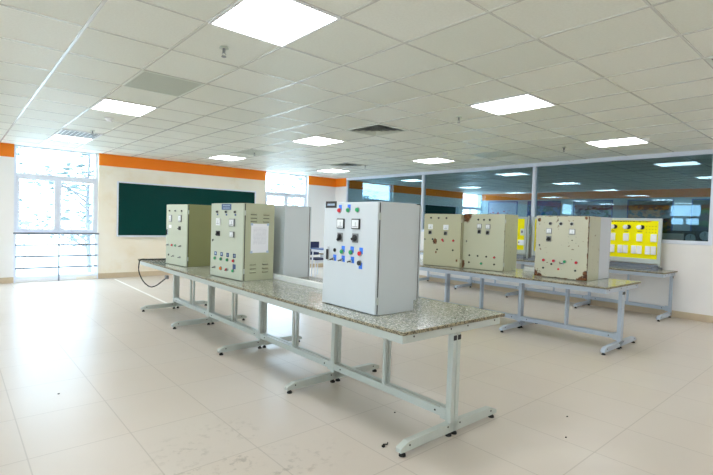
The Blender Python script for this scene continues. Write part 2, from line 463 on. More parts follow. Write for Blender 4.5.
poster(6.08, 7.38, srgb(120, 170, 200), [(srgb(24, 70, 110), 4, .5), (srgb(40, 120, 110), 5, .58)], 2.9, 'blue and teal framed poster above the rusty cabinet, behind the glass')
poster(4.34, 5.63, srgb(46, 70, 80), [(srgb(150, 110, 60), 2.4, .48), (srgb(110, 60, 40), 3, .6)], 4.1, 'dark framed poster with brown shapes behind the glass above the yellow board')
poster(2.6, 3.88, srgb(46, 80, 90), [(srgb(20, 110, 70), 2.4, .5)], 5.3, 'dark green framed poster behind the far right of the glass')

# test rig with gauges in the next room
t = thing('gauge_cabinet', 'dark green machine cabinet with two round gauges behind the glass at far right', 'machine', (11.6, 2.95, 0))
MB().box(-.3, .3, -.75, .75, 0, 1.42, .01).build('body', M['machine'], t)
MB().box(-.32, -.3, .30, .66, .25, 1.36, .004).build('door', M['wood'], t, label='brown wooden door')
MB().box(-.32, -.3, -.22, .26, .3, 1.36, .004).build('panel', M['slat'], t, label='grey front panel')
for yy, zz in ((-.34, 1.27), (-.58, 1.33)):
    gg = MB(); gg.cyl((-.30, yy, zz), (-.34, yy, zz), .105, 24, 0); gg.cyl((-.34, yy, zz), (-.344, yy, zz), .09, 24, 1)
    gg.box(-.347, -.344, yy-.004, yy+.004, zz, zz+.07, m=0)
    gg.build('gauge', [M['machine'], M['wall_pale']], t, True)

# ------------------------------------------------------------------ ceiling fittings
LA = lambda a: .705+.585*a
LB = lambda b_: 3.044+.695*b_
def light_panel():
    t = thing('ceiling_light', 'x', 'ceiling light', (0, 0, ZC), 0, 'square ceiling light panels')
    hx, hy = .2925, .3475
    f = MB().box(-hx, hx, -hy, -hy+.02, -.012, 0).box(-hx, hx, hy-.02, hy, -.012, 0).box(-hx, -hx+.02, -hy+.02, hy-.02, -.012, 0).box(hx-.02, hx, -hy+.02, hy-.02, -.012, 0)
    f.build('frame', M['light_frame'], t)
    MB().box(-hx+.02, hx-.02, -hy+.02, hy-.02, -.009, -.002).build('diffuser', M['light'], t)
    return t
lights = {
    (1, -1): 'largest square ceiling light, cut by the top edge of the photo',
    (1, 4): 'square ceiling light above the left side, above the green board, near a smoke detector',
    (1, 9): 'square ceiling light beside the slatted vent, just above the far left window',
    (6, -1): 'large square ceiling light above and right of the tall white cabinet',
    (6, 4): 'square ceiling light at the middle of the photo, left of the diffuser',
    (6, 9): 'small far square ceiling light just above the orange band over the green board',
    (11, -1): 'square ceiling light next to the glass partition at right',
    (11, 4): 'square ceiling light above the left pane of the glass partition',
    (11, 9): 'smallest, farthest square ceiling light near the corner of the back wall and glass',
}
proto = None
for a in (-14, -9, -4, 1, 6, 11):
    for bb in (-6, -1, 4, 9):
        lab = lights.get((a, bb), 'square ceiling light outside the view, over the left or near side of the room')
        loc = (LA(a+.5), LB(bb+.5) if bb < 9 else LB(bb+.5)-.18, ZC)
        if proto is None:
            proto = light_panel(); proto.location = loc; proto['label'] = lab
        else: dup(proto, loc, lab)

def diffuser(a, bb, label):
    t = thing('air_diffuser', label, 'air vent', (LA(a+.5), LB(bb+.5), ZC), 0, 'four-way ceiling diffusers')
    hx, hy = .29, .34
    f = MB()
    f.box(-hx, hx, -hy, -hy+.03, -.012, 0).box(-hx, hx, hy-.03, hy, -.012, 0).box(-hx, -hx+.03, -hy+.03, hy-.03, -.012, 0).box(hx-.03, hx, -hy+.03, hy-.03, -.012, 0)
    f.build('frame', M['vent'], t)
    MB().box(-hx+.03, hx-.03, -hy+.03, hy-.03, -.004, 0).build('backing', M['grey'], t)
    for k in range(4):
        s = .82-.2*k; z0, z1 = -.024-.002*k, -.004
        v = MB(); o, i_ = s, s-.13
        P = lambda q, z: [(-hx*q, -hy*q, z), (hx*q, -hy*q, z), (hx*q, hy*q, z), (-hx*q, hy*q, z)]
        A, B_ = P(o, z0), P(max(i_, .02), z1)
        for n in range(4): v.quad([A[n], A[(n+1) % 4], B_[(n+1) % 4], B_[n]])
        v.build('cone', M['slat'], t)
    return t
diffuser(6, 2, 'dark four-way air diffuser in the ceiling at the middle of the photo')
diffuser(10, 7, 'small far air diffuser in the ceiling beside the farthest light')
diffuser(6, -4, 'air diffuser in the ceiling cut by the right edge of the photo')
t = thing('slatted_vent', 'white slatted air vent beside the light over the far left window', 'air vent', (LA(1.5), LB(8.5)-.16, ZC))
hx, hy = .29, .34
f = MB().box(-hx, hx, -hy, -hy+.025, -.014, 0).box(-hx, hx, hy-.025, hy, -.014, 0).box(-hx, -hx+.025, -hy+.025, hy-.025, -.014, 0).box(hx-.025, hx, -hy+.025, hy-.025, -.014, 0)
f.build('frame', M['light_frame'], t)
MB().box(-hx+.025, hx-.025, -hy+.025, hy-.025, -.004, 0).build('backing', M['grey'], t)
for k in range(8):
    x = -hx+.06+k*.066
    MB().box(-.004, .036, -hy+.025, hy-.025, -.002, .002, mat=Matrix.Translation((x, 0, -.012)) @ Matrix.Rotation(math.radians(-28), 4, 'Y')).build('slat', M['light_frame'], t)
def return_panel(a, bb, label):
    t = thing('return_air_panel', label, 'air vent', (LA(a+.5), LB(bb+.5), ZC), 0, 'plain grey return air panels')
    f = MB().box(-hx, hx, -hy, -hy+.02, -.008, 0).box(-hx, hx, hy-.02, hy, -.008, 0).box(-hx, -hx+.02, -hy+.02, hy-.02, -.008, 0).box(hx-.02, hx, -hy+.02, hy-.02, -.008, 0)
    f.build('frame', M['vent'], t)
    gmb = MB()
    for k in range(28): gmb.box(-hx+.02, hx-.02, -hy+.03+k*.0225, -hy+.045+k*.0225, -.0035, -.001)
    gmb.box(-hx+.02, hx-.02, -hy+.02, hy-.02, -.001, 0)
    gmb.build('grille', M['slat'], t)
return_panel(1, 2, 'grey-green grille panel in the ceiling between the two left lights')
return_panel(6, 7, 'grey grille panel in the ceiling right of the light over the green board')
return_panel(11, 2, 'grey grille panel in the ceiling above the glass partition')

def smoke(x, y, label):
    t = thing('smoke_detector', label, 'smoke detector', (x, y, ZC), 0, 'white ceiling smoke detectors')
    MB().cyl((0, 0, -.012), (0, 0, 0), .055, 20).build('base', M['white'], t, True)
    MB().cyl((0, 0, -.042), (0, 0, -.012), .03, 20, r2=.048).build('head', M['white'], t, True)
smoke(1.615, 6.999, 'white round smoke detector behind the left ceiling light')
smoke(7.406, 2.30, 'white round smoke detector beside the ceiling light at far right')
smoke(6.75, 5.33, 'white round smoke detector above the glass, left of a small ceiling light')
def sprinkler(x, y, label):
    t = thing('fire_sprinkler', label, 'sprinkler', (x, y, ZC), 0, 'ceiling fire sprinklers')
    MB().cyl((0, 0, -.012), (0, 0, 0), .036, 18, r2=.03).build('escutcheon', M['slat'], t, True)
    m = MB().cyl((0, 0, -.045), (0, 0, -.012), .011, 12)
    m.tube([(.0, 0, -.04), (.016, 0, -.052), (.004, 0, -.07)], .003, 6); m.tube([(.0, 0, -.04), (-.016, 0, -.052), (-.004, 0, -.07)], .003, 6)
    m.build('body', M['grey'], t, True)
    MB().cyl((0, 0, -.076), (0, 0, -.07), .018, 16).build('deflector', M['grey'], t, True)
for x, y, l in [(1.569, 3.39, 'nearest fire sprinkler, below the largest ceiling light'), (4.593, 3.443, 'fire sprinkler left of the light at upper right'),
                (7.405, 3.47, 'fire sprinkler above the glass next to the far right ceiling light'), (4.47, 8.2, 'far fire sprinkler above the orange band at the board'),
                (1.673, 8.25, 'fire sprinkler just right of the slatted vent'), (7.12, 7.9, 'fire sprinkler near the corner of the glass partition'),
                ]: sprinkler(x, y, l)

# ------------------------------------------------------------------ benches
TOPZ = .764
def bench(name, label, xa, xb, legs, ya, yb, double=True, steel='steel', rot=0.0):
    """granite worktop over steel frames; legs: list of Y; feet run across X"""
    t = thing(name, label, 'workbench', ((xa+xb)/2, ya, 0), math.radians(rot), None)
    cx = (xa+xb)/2
    def build(mb, nm, mat, par=None, **k):
        return mb.build(nm, mat, par or t, **k)
    L = lambda v: v-cx
    K = lambda v: v-ya
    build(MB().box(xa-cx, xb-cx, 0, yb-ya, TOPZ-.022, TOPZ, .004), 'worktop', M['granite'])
    fr = MB()
    i = .025
    zt, zb = TOPZ-.022, TOPZ-.078
    fr.box(xa-cx+i, xa-cx+i+.03, i, yb-ya-i, zb, zt, .003).box(xb-cx-i-.03, xb-cx-i, i, yb-ya-i, zb, zt, .003)
    fr.box(xa-cx+i+.03, xb-cx-i-.03, i, i+.03, zb, zt, .003).box(xa-cx+i+.03, xb-cx-i-.03, yb-ya-i-.03, yb-ya-i, zb, zt, .003)
    if double: fr.box(-.05, .05, i+.03, yb-ya-i-.03, zb, zt)
    for ly in legs[1:-1]: fr.box(xa-cx+i+.03, xb-cx-i-.03, K(ly)-.02, K(ly)+.02, zb, zt)
    build(fr, 'top_frame', M[steel])
    for xx in (xa-cx+.12, -.06, .12, xb-cx-.1): build(MB().cyl((xx, i-.003, zb+.035), (xx, i+.003, zb+.035), .006, 8), 'screw', M['black'])
    sides = [(-1, xa)] + ([(1, xb)] if double else [])
    for ly in legs:
        y = K(ly)
        for s, xe in sides:
            if double: px0, px1 = (-.042, -.003) if s < 0 else (.003, .042)
            else: px0, px1 = xb-cx-.065, xb-cx-.025
            p = MB().box(px0, px1, y-.022, y+.022, .045, zb, .004)
            p.box(px0-.0015, px1+.0015, y-.006, y+.006, .06, zb-.02)
            build(p, 'post', M[steel])
            # foot: beam with bevelled outer end
            xo = (L(xa)+.035) if s < 0 else (L(xb)-.035)
            xi = px1 if s < 0 else px0
            hw = .022
            d = -s
            pts = [(xo, y-hw, .03), (xi, y-hw, .03), (xi, y-hw, .092), (xo+d*.07, y-hw, .084), (xo+d*.012, y-hw, .062), (xo, y-hw, .052)]
            ft = build(MB().poly_prism(pts, (0, 2*hw, 0)), 'foot', M[steel])
            for xx in (xo+d*.035, xi-d*.025):
                MB().cyl((xx, y, 0), (xx, y, .012), .022, 14, r2=.02).cyl((xx, y, .012), (xx, y, .03), .012, 10).build('foot_pad', M['rubber'], ft)
            for xx, zz in ((xo+d*.075, .062), (xi-d*.06, .074)): MB().cyl((xx, y-hw-.003, zz), (xx, y-hw+.002, zz), .006, 8).build('bolt', M['black'], ft)
            if ly == legs[0]:
                MB().box(px0+.004, px1-.004, y-.026, y-.02, zb-.045, zb-.012, .002).build('end_cap', M['black'], t)
    # stretchers and middle posts between neighbouring legs
    for l0, l1 in zip(legs, legs[1:]):
        y0, y1 = K(l0)+.022, K(l1)-.022
        for s, xe in sides:
            if double: px0, px1 = (-.038, -.005) if s < 0 else (.005, .038)
            else: px0, px1 = xb-cx-.062, xb-cx-.03
            st = MB().box(px0, px1, y0, y1, .112, .168, .003)
            st.box(px0-.003, px1+.003, y0, y0+.045, .10, .182, .002)
            sobj = build(st, 'stretcher', M[steel])
            for yy in (y0+.09, y1-.09): MB().cyl((px0-.003, yy, .14), (px0+.003, yy, .14), .007, 8).build('bolt', M['black'], sobj)
            ym = (y0+y1)/2
            build(MB().box(px0+.006, px1-.006, ym-.015, ym+.015, .168, zb, .002), 'middle_post', M[steel])
    return t
bench('workbench', 'long granite-topped workbench in front carrying the tall white cabinet', 1.98, 3.055, [1.855, 3.115, 4.41, 5.77, 7.06], 1.815, 7.12, rot=-.7)
bench('workbench', 'granite-topped workbench in the middle row carrying the rusty cream cabinets', 5.42, 6.48, [2.02, 3.29, 4.56, 5.85, 7.13], 1.985, 7.3, steel='steel_blue')
bench('workbench', 'narrow granite workbench against the wall under the glass, carrying the yellow boards', 8.2, XR-.03, [2.27, 3.54, 4.88, 6.12, 7.36], 2.2, 7.45, False, steel='steel_blue')

# cable trunking lying along the middle of the benches
def trunking(x, y0, y1, label):
    t = thing('cable_trunking', label, 'cable trunking', (x, y0, TOPZ), 0, 'white cable trunking on the benches')
    L = y1-y0
    MB().box(-.028, .028, 0, L, 0, .042, .003).build('base', M['trunk'], t)
    MB().box(-.032, .032, .002, L-.002, .042, .05, .003).build('cover', M['trunk'], t)
trunking(2.618, 3.2, 5.6, 'white cable trunking running along the front bench behind the cabinets')
trunking(6.32, 3.02, 3.46, 'short white trunking on the middle bench between two cream cabinets')

# ------------------------------------------------------------------ control cabinets
class Door:
    """devices on a cabinet door; u from the door's left edge, v from the cabinet's base"""
    def __init__(s, obj, w, y, k=1.0): s.o, s.w, s.y, s.k = obj, w, y, k
    def P(s, u, v, d=0): return (u*s.k-s.w/2, s.y-d, v)
    def bx(s, mb, u, v, w, h, d0, d1, m=0, bev=0):
        u *= s.k; return mb.box(u-s.w/2-w/2, u-s.w/2+w/2, s.y-d1, s.y-d0, v-h/2, v+h/2, bev, m)
    def lamp(s, u, v, mat, r=.013, tagm=None):
        m = MB()
        if tagm: s.bx(m, u+.004, v+.020, .034, .042, 0, .002, 2)
        m.cyl(s.P(u, v, 0), s.P(u, v, .008), r*1.25, 16, 1).cyl(s.P(u, v, .008), s.P(u, v, .018), r, 16, 0, r2=r*.8)
        m.build('indicator_lamp', [M[mat], M['chrome'], M[tagm or 'blue']], s.o, True)
    def button(s, u, v, mat, tagm=None, r=.013, tag_dy=.02):
        m = MB()
        if tagm: s.bx(m, u+.007, v+tag_dy, .037, .046, 0, .002, 2)
        m.cyl(s.P(u, v), s.P(u, v, .01), r*1.3, 16, 1).cyl(s.P(u, v, .01), s.P(u, v, .017), r, 16, 0)
        m.build('push_button', [M[mat], M['chrome'], M[tagm or 'blue']], s.o, True)
    def hole(s, u, v, mat='dark', r=.013):
        m = MB().cyl(s.P(u, v), s.P(u, v, .006), r, 14, 0).cyl(s.P(u, v, .006), s.P(u, v, .009), r*.6, 12, 0)
        m.build('fitting', M[mat], s.o, True)
    def meter(s, u, v, w=.085, h=.072, frame='black', d=.011):
        m = MB(); s.bx(m, u, v, w, h, 0, d, 0, .003); s.bx(m, u, v, w*.8, h*.8, d, d+.002, 1)
        s.bx(m, u+w*.05, v-h*.05, w*.04, h*.45, d+.002, d+.003, 2); s.bx(m, u, v-h*.27, w*.6, h*.06, d+.002, d+.003, 2)
        m.build('panel_meter', [M[frame], M['face'], M['grey']], s.o)
    def selector(s, u, v, w=.05, h=.06, plate='grey', ang=0.5):
        m = MB(); s.bx(m, u, v, w, h, 0, .006, 0, .002)
        m.cyl(s.P(u, v, .006), s.P(u, v, .012), min(w, h)*.36, 16, 1)
        T = Matrix.Translation(s.P(u, v, .017)) @ Matrix.Rotation(ang, 4, 'Y')
        m.box(-min(w, h)*.13, min(w, h)*.13, -.007, .007, -min(w, h)*.42, min(w, h)*.42, .002, 1, T)
        m.build('selector_switch', [M[plate], M['black']], s.o)
    def lever(s, u, v, tagm='blue'):
        m = MB()
        if tagm: s.bx(m, u+.008, v+.010, .037, .046, 0, .002, 2)
        m.cyl(s.P(u, v), s.P(u, v, .014), .013, 14, 1)
        m.tube([s.P(u, v, .014), s.P(u-.012, v-.002, .018), s.P(u-.030, v-.008, .02)], .005, 8, 0)
        m.build('lever_switch', [M['black'], M['chrome'], M[tagm or 'blue']], s.o, True)
    def plate(s, u, v, w, h, mat, lines=1):
        m = MB(); s.bx(m, u, v, w, h, 0, .003, 0, .001)
        for k in range(lines):
            n = 6
            for i in range(n):
                ww = w*.72/n*random.uniform(.6, .85)
                s.bx(m, u-w*.36+w*.72*(i+.5)/n, v+h*(.0 if lines == 1 else .2-.4*k), ww, h*(.3 if lines == 1 else .14), .003, .0036, 1)
        m.build('nameplate', [M[mat], M['ink']], s.o)
    def sticker(s, u, v, w, h, mat):
        m = MB(); s.bx(m, u, v, w, h, 0, .0015); m.build('sticker', M[mat], s.o)
    def lock(s, u, v):
        m = MB().cyl(s.P(u, v), s.P(u, v, .012), .011, 14, 1); s.bx(m, u+.004, v-.006, .006, .022, .012, .018, 0)
        m.build('lock', [M['black'], M['chrome']], s.o)
    def handle(s, u, v, h=.1):
        m = MB(); s.bx(m, u, v, .018, h, 0, .008, 1, .003); s.bx(m, u, v-.006, .012, h*.7, .008, .024, 0, .003)
        m.build('door_handle', [M['black'], M['chrome']], s.o)

def cabinet(label, br, theta, w, d, h, body_m, door_m, k=1.0, group='steel control cabinets'):
    """br: world position of the base corner at the door's right edge; theta: direction of the door from left to right"""
    th = math.radians(theta)
    ex = Vector((math.cos(th), math.sin(th))); ey = Vector((-math.sin(th), math.cos(th)))
    c = Vector(br) - ex*(w/2) + ey*(d/2)
    t = thing('control_cabinet', label, 'control cabinet', (c.x, c.y, TOPZ), th, group)
    body = MB().box(-w/2, w/2, -d/2+.027, d/2, 0, h, .004, seg=2).build('body', body_m, t)
    MB().box(-w/2+.004, w/2-.004, -d/2+.018, -d/2+.027, .008, h-.006).build('door_gap_shade', M['rubber'], t)  # black strip standing in for the shade inside the door gap
    door = MB().box(-w/2+.002, w/2-.002, -d/2, -d/2+.018, .006, h-.004, .004, seg=2).build('door', door_m, t)
    for z in (.1, h-.1): MB().cyl((w/2+.002, -d/2+.019, z-.025), (w/2+.002, -d/2+.019, z+.025), .006, 10).build('hinge', M['steel'], t, True)
    return t, body, Door(door, w, -d/2, k)

# 1 -- far olive cabinet by the chalkboard
t, body, D = cabinet('olive-sided control cabinet at the far end of the front bench by the green board', (2.229, 5.77), -84, .57, .36, .79, M['olive_dark'], M['sage'], .92)
for u in (.115, .288, .476): D.lamp(u, .705, 'black', .01)
D.meter(.143, .607, .07, .09, 'grey'); D.meter(.425, .609, .075, .09, 'grey')
D.sticker(.125, .5, .07, .04, 'white'); D.selector(.414, .484, .06, .05, 'black', 1.2); D.handle(.055, .43, .10)
for u, m_ in ((.079, 'black'), (.201, 'red'), (.303, 'green'), (.455, 'black')): D.lever(u, .257, None) if m_ == 'black' else D.button(u, .257, m_)
D.hole(.094, .125); D.lever(.249, .118, None); D.lever(.444, .114, None)
# 2 -- sage cabinet with the printed sheet
t, body, D = cabinet('pale sage control cabinet with a printed sheet taped on its side, on the front bench', (2.205, 4.24), -85, .64, .38, .79, M['olive'], M['sage'])
D.plate(.316, .750, .19, .062, 'slate', 2)
for u in (.137, .318, .491): D.lamp(u, .697, 'black', .012, None); D.sticker(u, .668, .03, .018, 'navy')
D.meter(.163, .59, .085, .075, 'white'); D.meter(.441, .588, .10, .078, 'grey', .016)
D.selector(.155, .466, .085, .055, 'black', .9); D.meter(.445, .466, .075, .06, 'grey', .016); D.lock(.06, .393)
for u in (.111, .238, .358, .488): D.sticker(u, .248, .05, .042, 'navy'); D.sticker(u, .25, .03, .022, 'ink')
for u, m_ in ((.109, 'green'), (.233, 'green'), (.36, 'green'), (.479, 'red')): D.button(u, .197, m_, r=.014)
D.lever(.105, .099, None); D.button(.232, .097, 'orangecap', r=.017); D.button(.348, .094, 'red', r=.014); D.lever(.365, .094, None); D.sticker(.488, .136, .055, .05, 'navy'); D.button(.475, .093, 'green', r=.014)
w_, d_ = .64, .38
MB().box(w_/2, w_/2+.001, -d_/2+.092, -d_/2+.306, .285, .585).build('printed_sheet', M['paper'], t, label='white printed sheet')
for (yy, zz) in ((.1, .578), (.298, .578), (.1, .293), (.298, .293)):
    MB().box(w_/2+.001, w_/2+.0018, -d_/2+yy-.014, -d_/2+yy+.014, zz-.012, zz+.012).build('tape', M['ink'], t)
for y_ in (.122, .274):
    for z_ in (.686, .65, .614, .173, .132, .092):
        MB().poly_prism([(w_/2, -d_/2+y_-.036, z_-.008), (w_/2, -d_/2+y_-.036, z_+.008), (w_/2+.012, -d_/2+y_-.036, z_-.006)], (0, .072, 0)).box(w_/2, w_/2+.003, -d_/2+y_-.036, -d_/2+y_+.036, z_-.013, z_-.008, 0, 1).build('louver', [M['olive'], M['dark']], body)
# 3 -- the tall white cabinet in front
t, body, D = cabinet('white control cabinet with coloured lamps and blue tags, nearest on the front bench', (2.166, 2.258), -91, .612, .38, .778, M['cool'], M['cool'], .94)
D.plate(.092, .76, .135, .05, 'black', 1)
D.lamp(.207, .716, 'red', .016, 'blue'); D.lamp(.317, .718, 'green', .016, 'blue'); D.lamp(.427, .720, 'green', .016)
D.meter(.228, .619, .086, .074, 'black'); D.meter(.412, .62, .09, .074, 'black')
D.selector(.222, .519, .066, .066, 'grey', .5); D.selector(.407, .52, .066, .066, 'grey', 1.2)
D.handle(.076, .389, .11); D.hole(.157, .419, 'dark', .014)
D.button(.256, .413, 'green', 'blue', .015); D.button(.366, .415, 'green', 'blue', .015); D.button(.471, .413, 'red', 'blue', .015)
for u in (.151, .259, .373): D.lever(u, .352)
D.button(.469, .346, 'black', 'blue', .016, -.018)
# 4,5,6 -- battered cream cabinets on the middle bench
cream = srgb(186, 185, 154)
t, body, D = cabinet('cream control cabinet with brown rust patch on its door, partly behind the white one', (5.649, 4.122), -82, .64, .36, .795,
                     m_cabinet('worn_cream_side', cream, 0, seed=3.1, chips=.5), m_cabinet('worn_cream_door', cream, .66, [(.33, .47, .085), (.36, .26, .035), (.92, .13, .05)], 1.1), .98)
for u in (.128, .265, .402): D.lamp(u, .733, 'black', .012)
D.meter(.125, .596, .082, .075, 'white'); D.meter(.399, .594, .088, .075, 'white')
D.selector(.118, .508, .06, .06, 'grey'); D.selector(.395, .503, .06, .06, 'grey')
D.hole(.168, .405, 'machine', .014); D.button(.345, .405, 'red', r=.014); D.button(.36, .385, 'red', r=.011); D.button(.534, .399, 'red', r=.014)
D.hole(.255, .252); D.hole(.529, .256); D.lock(.03, .4)
t, body, D = cabinet('cream control cabinet with a rusty top left corner, middle of three on the middle bench', (5.787, 3.491), -83, .638, .446, .805,
                     m_cabinet('worn_olive_side', srgb(192, 194, 162), 0, seed=5.5, chips=.4), m_cabinet('worn_olive_door', srgb(192, 194, 168), .70, [(.10, .95, .15), (.0, .06, .12)], 2.3), 1.03)
for u in (.23, .317, .402): D.lamp(u, .72, 'black', .012)
D.meter(.25, .626, .07, .07, 'grey'); D.meter(.379, .623, .07, .07, 'grey'); D.selector(.251, .548, .056, .06, 'grey'); D.selector(.376, .538, .056, .06, 'grey')
D.lock(.06, .403)
for u, v in ((.112, .197), (.24, .196), (.37, .195), (.109, .094), (.49, .093)): D.hole(u, v)
D.button(.489, .192, 'red', r=.013); D.button(.299, .09, 'green', r=.015)
t, body, D = cabinet('rusty cream control cabinet with peeling corners, nearest on the middle bench', (5.774, 2.358), -88, .66, .38, .79,
                     m_cabinet('peeling_cream_side', srgb(198, 200, 176), 0, seed=7.7, chips=.5), m_cabinet('peeling_cream_door', srgb(196, 195, 172), .92, [(.99, .10, .07), (.06, .93, .05), (.95, .97, .04)], 4.4, bottom=.85, chips=.9), 1.1)
for u in (.174, .295, .416): D.lamp(u, .69, 'black', .018)
D.meter(.162, .595, .072, .07, 'grey'); D.selector(.162, .494, .066, .072, 'grey', 1.1); D.meter(.424, .595, .074, .07, 'grey'); D.hole(.428, .488, 'dark', .007); D.lock(.054, .41)
for u, m_ in ((.112, 'red'), (.23, 'red'), (.356, 'green'), (.483, 'red')): D.button(u, .218, m_, r=.016)
D.lever(.335, .196, None); D.hole(.205, .175)
for u in (.11, .288, .476): D.hole(u, .118, 'machine' if u != .288 else 'red', .013)
for (u, v) in ((.385, .53), (.47, .53), (.39, .455), (.47, .455)): D.hole(u, v, 'dark', .003)

# cabinets standing back to back with these, doors on the far side
def back_cabinet(label, x0, x1, y0, y1, h, mat, rot=0.0):
    cx, cy = (x0+x1)/2, (y0+y1)/2
    t, body, D = cabinet(label, (0, 0), 90, y1-y0, x1-x0, h, mat, mat)
    t.location = (cx, cy, TOPZ); t.rotation_euler = (0, 0, math.radians(90+rot))
    D.handle(.06, h*.5, .1)
    for u in (.2, .3, .4): D.lamp(u, h-.08, 'green', .014)
    D.meter(.22, h-.18); D.meter(.38, h-.18)
    return t
back_cabinet('blue-grey cabinet behind the sage one, standing behind the white trunking', 2.695, 3.045, 4.25, 4.87, .79, M['cool'])
back_cabinet('white cabinet standing back to back behind the nearest tall white cabinet', 2.61, 2.955, 2.555, 3.17, .79, M['cool'])
back_cabinet('pale grey cabinet standing back to back with the rusty one on the middle bench', 6.165, 6.51, 2.375, 2.99, .79, M['bluegrey'])

# ------------------------------------------------------------------ yellow training boards on the wall bench
def yellow_board(label, y0, y1, full):
    """faces -X; local y runs along the wall"""
    t = thing('training_board', label, 'training board', (8.72, y0, TOPZ), 0, 'yellow training boards by the wall')
    L = y1-y0
    MB().box(-.10, .12, .0, L, 0, .035, .003).box(-.05, .05, .02, L-.02, .035, .075, .003).build('base', M['rail'], t)
    f = MB().box(-.02, .02, 0, .05, .035, .84, .004).box(-.02, .02, L-.05, L, .035, .84, .004).box(-.02, .02, .05, L-.05, .80, .84, .004).box(-.02, .02, .05, L-.05, .09, .17, .004)
    f.build('frame', M['slat'] if False else M['steel'], t)
    MB().box(-.008, .01, .05, L-.05, .17, .80).build('panel', M['yellow'], t)
    pz = lambda z: z-TOPZ
    def prop(nm, mats, *shapes):
        m = MB()
        for s in shapes: m.box(*s[:6], s[6] if len(s) > 6 else 0, s[7] if len(s) > 7 else 0)
        return m.build(nm, mats, t)
    if full:
        m = MB()
        yy = 2.62
        while yy < 3.35:
            ww = random.uniform(.018, .05); m.box(-.0095, -.008, yy-y0, yy-y0+ww, pz(1.540), pz(1.553)); yy += ww+.012
        m.build('title_text', M['yellow_ink'], t)
        m = MB().box(-.0095, -.008, 2.57-y0, 2.64-y0, pz(1.545), pz(1.556))
        m.build('red_text', M['redprint'], t)
        m = MB()
        for i in range(3):
            for j in range(4): m.box(-.0095, -.008, 2.49+.045*j-y0, 2.505+.045*j-y0, pz(1.47-.05*i), pz(1.476-.05*i))
        m.build('small_print', M['yellow_ink'], t)
        ky = [2.728, 2.934, 3.149, 3.36, 3.57, 3.78, 3.99, 4.2, 4.41]
        for k in ky:
            m = MB().cyl((-.008, k-y0-.03, pz(1.455)), (-.02, k-y0-.03, pz(1.455)), .037, 20, 0)
            m.cyl((-.008, k-y0+.012, pz(1.455)), (-.05, k-y0+.012, pz(1.455)), .036, 20, 1).cyl((-.05, k-y0+.012, pz(1.455)), (-.056, k-y0+.012, pz(1.455)), .02, 16, 1)
            m.build('socket', [M['black'], M['white']], t, True)
            m = MB().box(-.0095, -.008, k-y0-.03, k-y0+.04, pz(1.375), pz(1.383)); m.build('small_print', M['yellow_ink'], t)
        for k in [2.519]+ky[:]:
            prop('wall_switch', M['white'], (-.035, -.008, k-y0-.043, k-y0+.043, pz(1.218), pz(1.345), .005), (-.04, -.035, k-y0-.02, k-y0+.02, pz(1.25), pz(1.31), .002))
        for k in [2.556, 2.766, 2.979, 3.19, 3.40, 3.61, 3.82, 4.03, 4.24, 4.45]:
            for s in (-.042, .042):
                prop('wall_switch', M['white'], (-.032, -.008, k+s-y0-.037, k+s-y0+.037, pz(1.008), pz(1.144), .005), (-.037, -.032, k+s-y0-.016, k+s-y0+.016, pz(1.04), pz(1.11), .002))
    else:
        prop('terminal_box', [M['white'], M['black']], (-.04, -.008, 4.80-y0, 4.93-y0, pz(1.03), pz(1.135), .005), (-.043, -.04, 4.895-y0, 4.915-y0, pz(1.075), pz(1.1), 0, 1))
        prop('socket', [M['vent'], M['grey']], (-.03, -.008, 4.81-y0, 4.89-y0, pz(1.23), pz(1.36), .005), (-.04, -.03, 4.83-y0, 4.87-y0, pz(1.28), pz(1.325), .002, 1))
        for k in (5.2, 5.5, 5.8, 6.1, 6.4, 6.7):
            prop('wall_switch', M['white'], (-.035, -.008, k-y0-.043, k-y0+.043, pz(1.218), pz(1.345), .005))
            prop('terminal_box', M['white'], (-.035, -.008, k-y0-.06, k-y0+.06, pz(1.03), pz(1.13), .005))
    return t
yellow_board('yellow training board with rows of white switches on the wall bench, at far right', 2.41, 4.64, True)
yellow_board('yellow training board seen through the gap between two cream cabinets', 4.76, 7.2, False)
# thin grey post with a blue head between the two boards
t = thing('clamp_stand', 'thin grey stand with a dark blue head between the two yellow boards', 'stand', (8.66, 4.70, TOPZ))
MB().cyl((0, 0, 0), (0, 0, .012), .05, 18).build('foot', M['rail'], t, True)
MB().box(-.012, .012, -.014, .014, .012, .86, .003).build('pole', M['steel'], t)
MB().cyl((0, 0, .86), (0, 0, .90), .03, 16).sphere((0, 0, .92), .04, n=14).build('head', M['navy'], t, True)
# bench vice-like bracket and cable on the wall bench in front of the board
t = thing('metal_clamp', 'small silver clamp lying at the near end of the wall bench', 'clamp', (8.5, 2.5, TOPZ), .3)
MB().box(-.05, .05, -.09, .09, 0, .025, .004).box(-.03, .03, -.06, -.02, .025, .06, .004).build('body', M['rail'], t)
MB().cyl((-.07, .03, .04), (.07, .03, .04), .012, 12).build('screw', M['chrome'], t, True)
t = MB().box(-.012, .012, -1.0, 1.0, 0, .02, .003).build('metal_rule', M['rail'], None); t.location = (8.44, 3.6, TOPZ)
tag(t, 'long flat grey metal bar lying along the wall bench below the yellow board', 'metal bar')

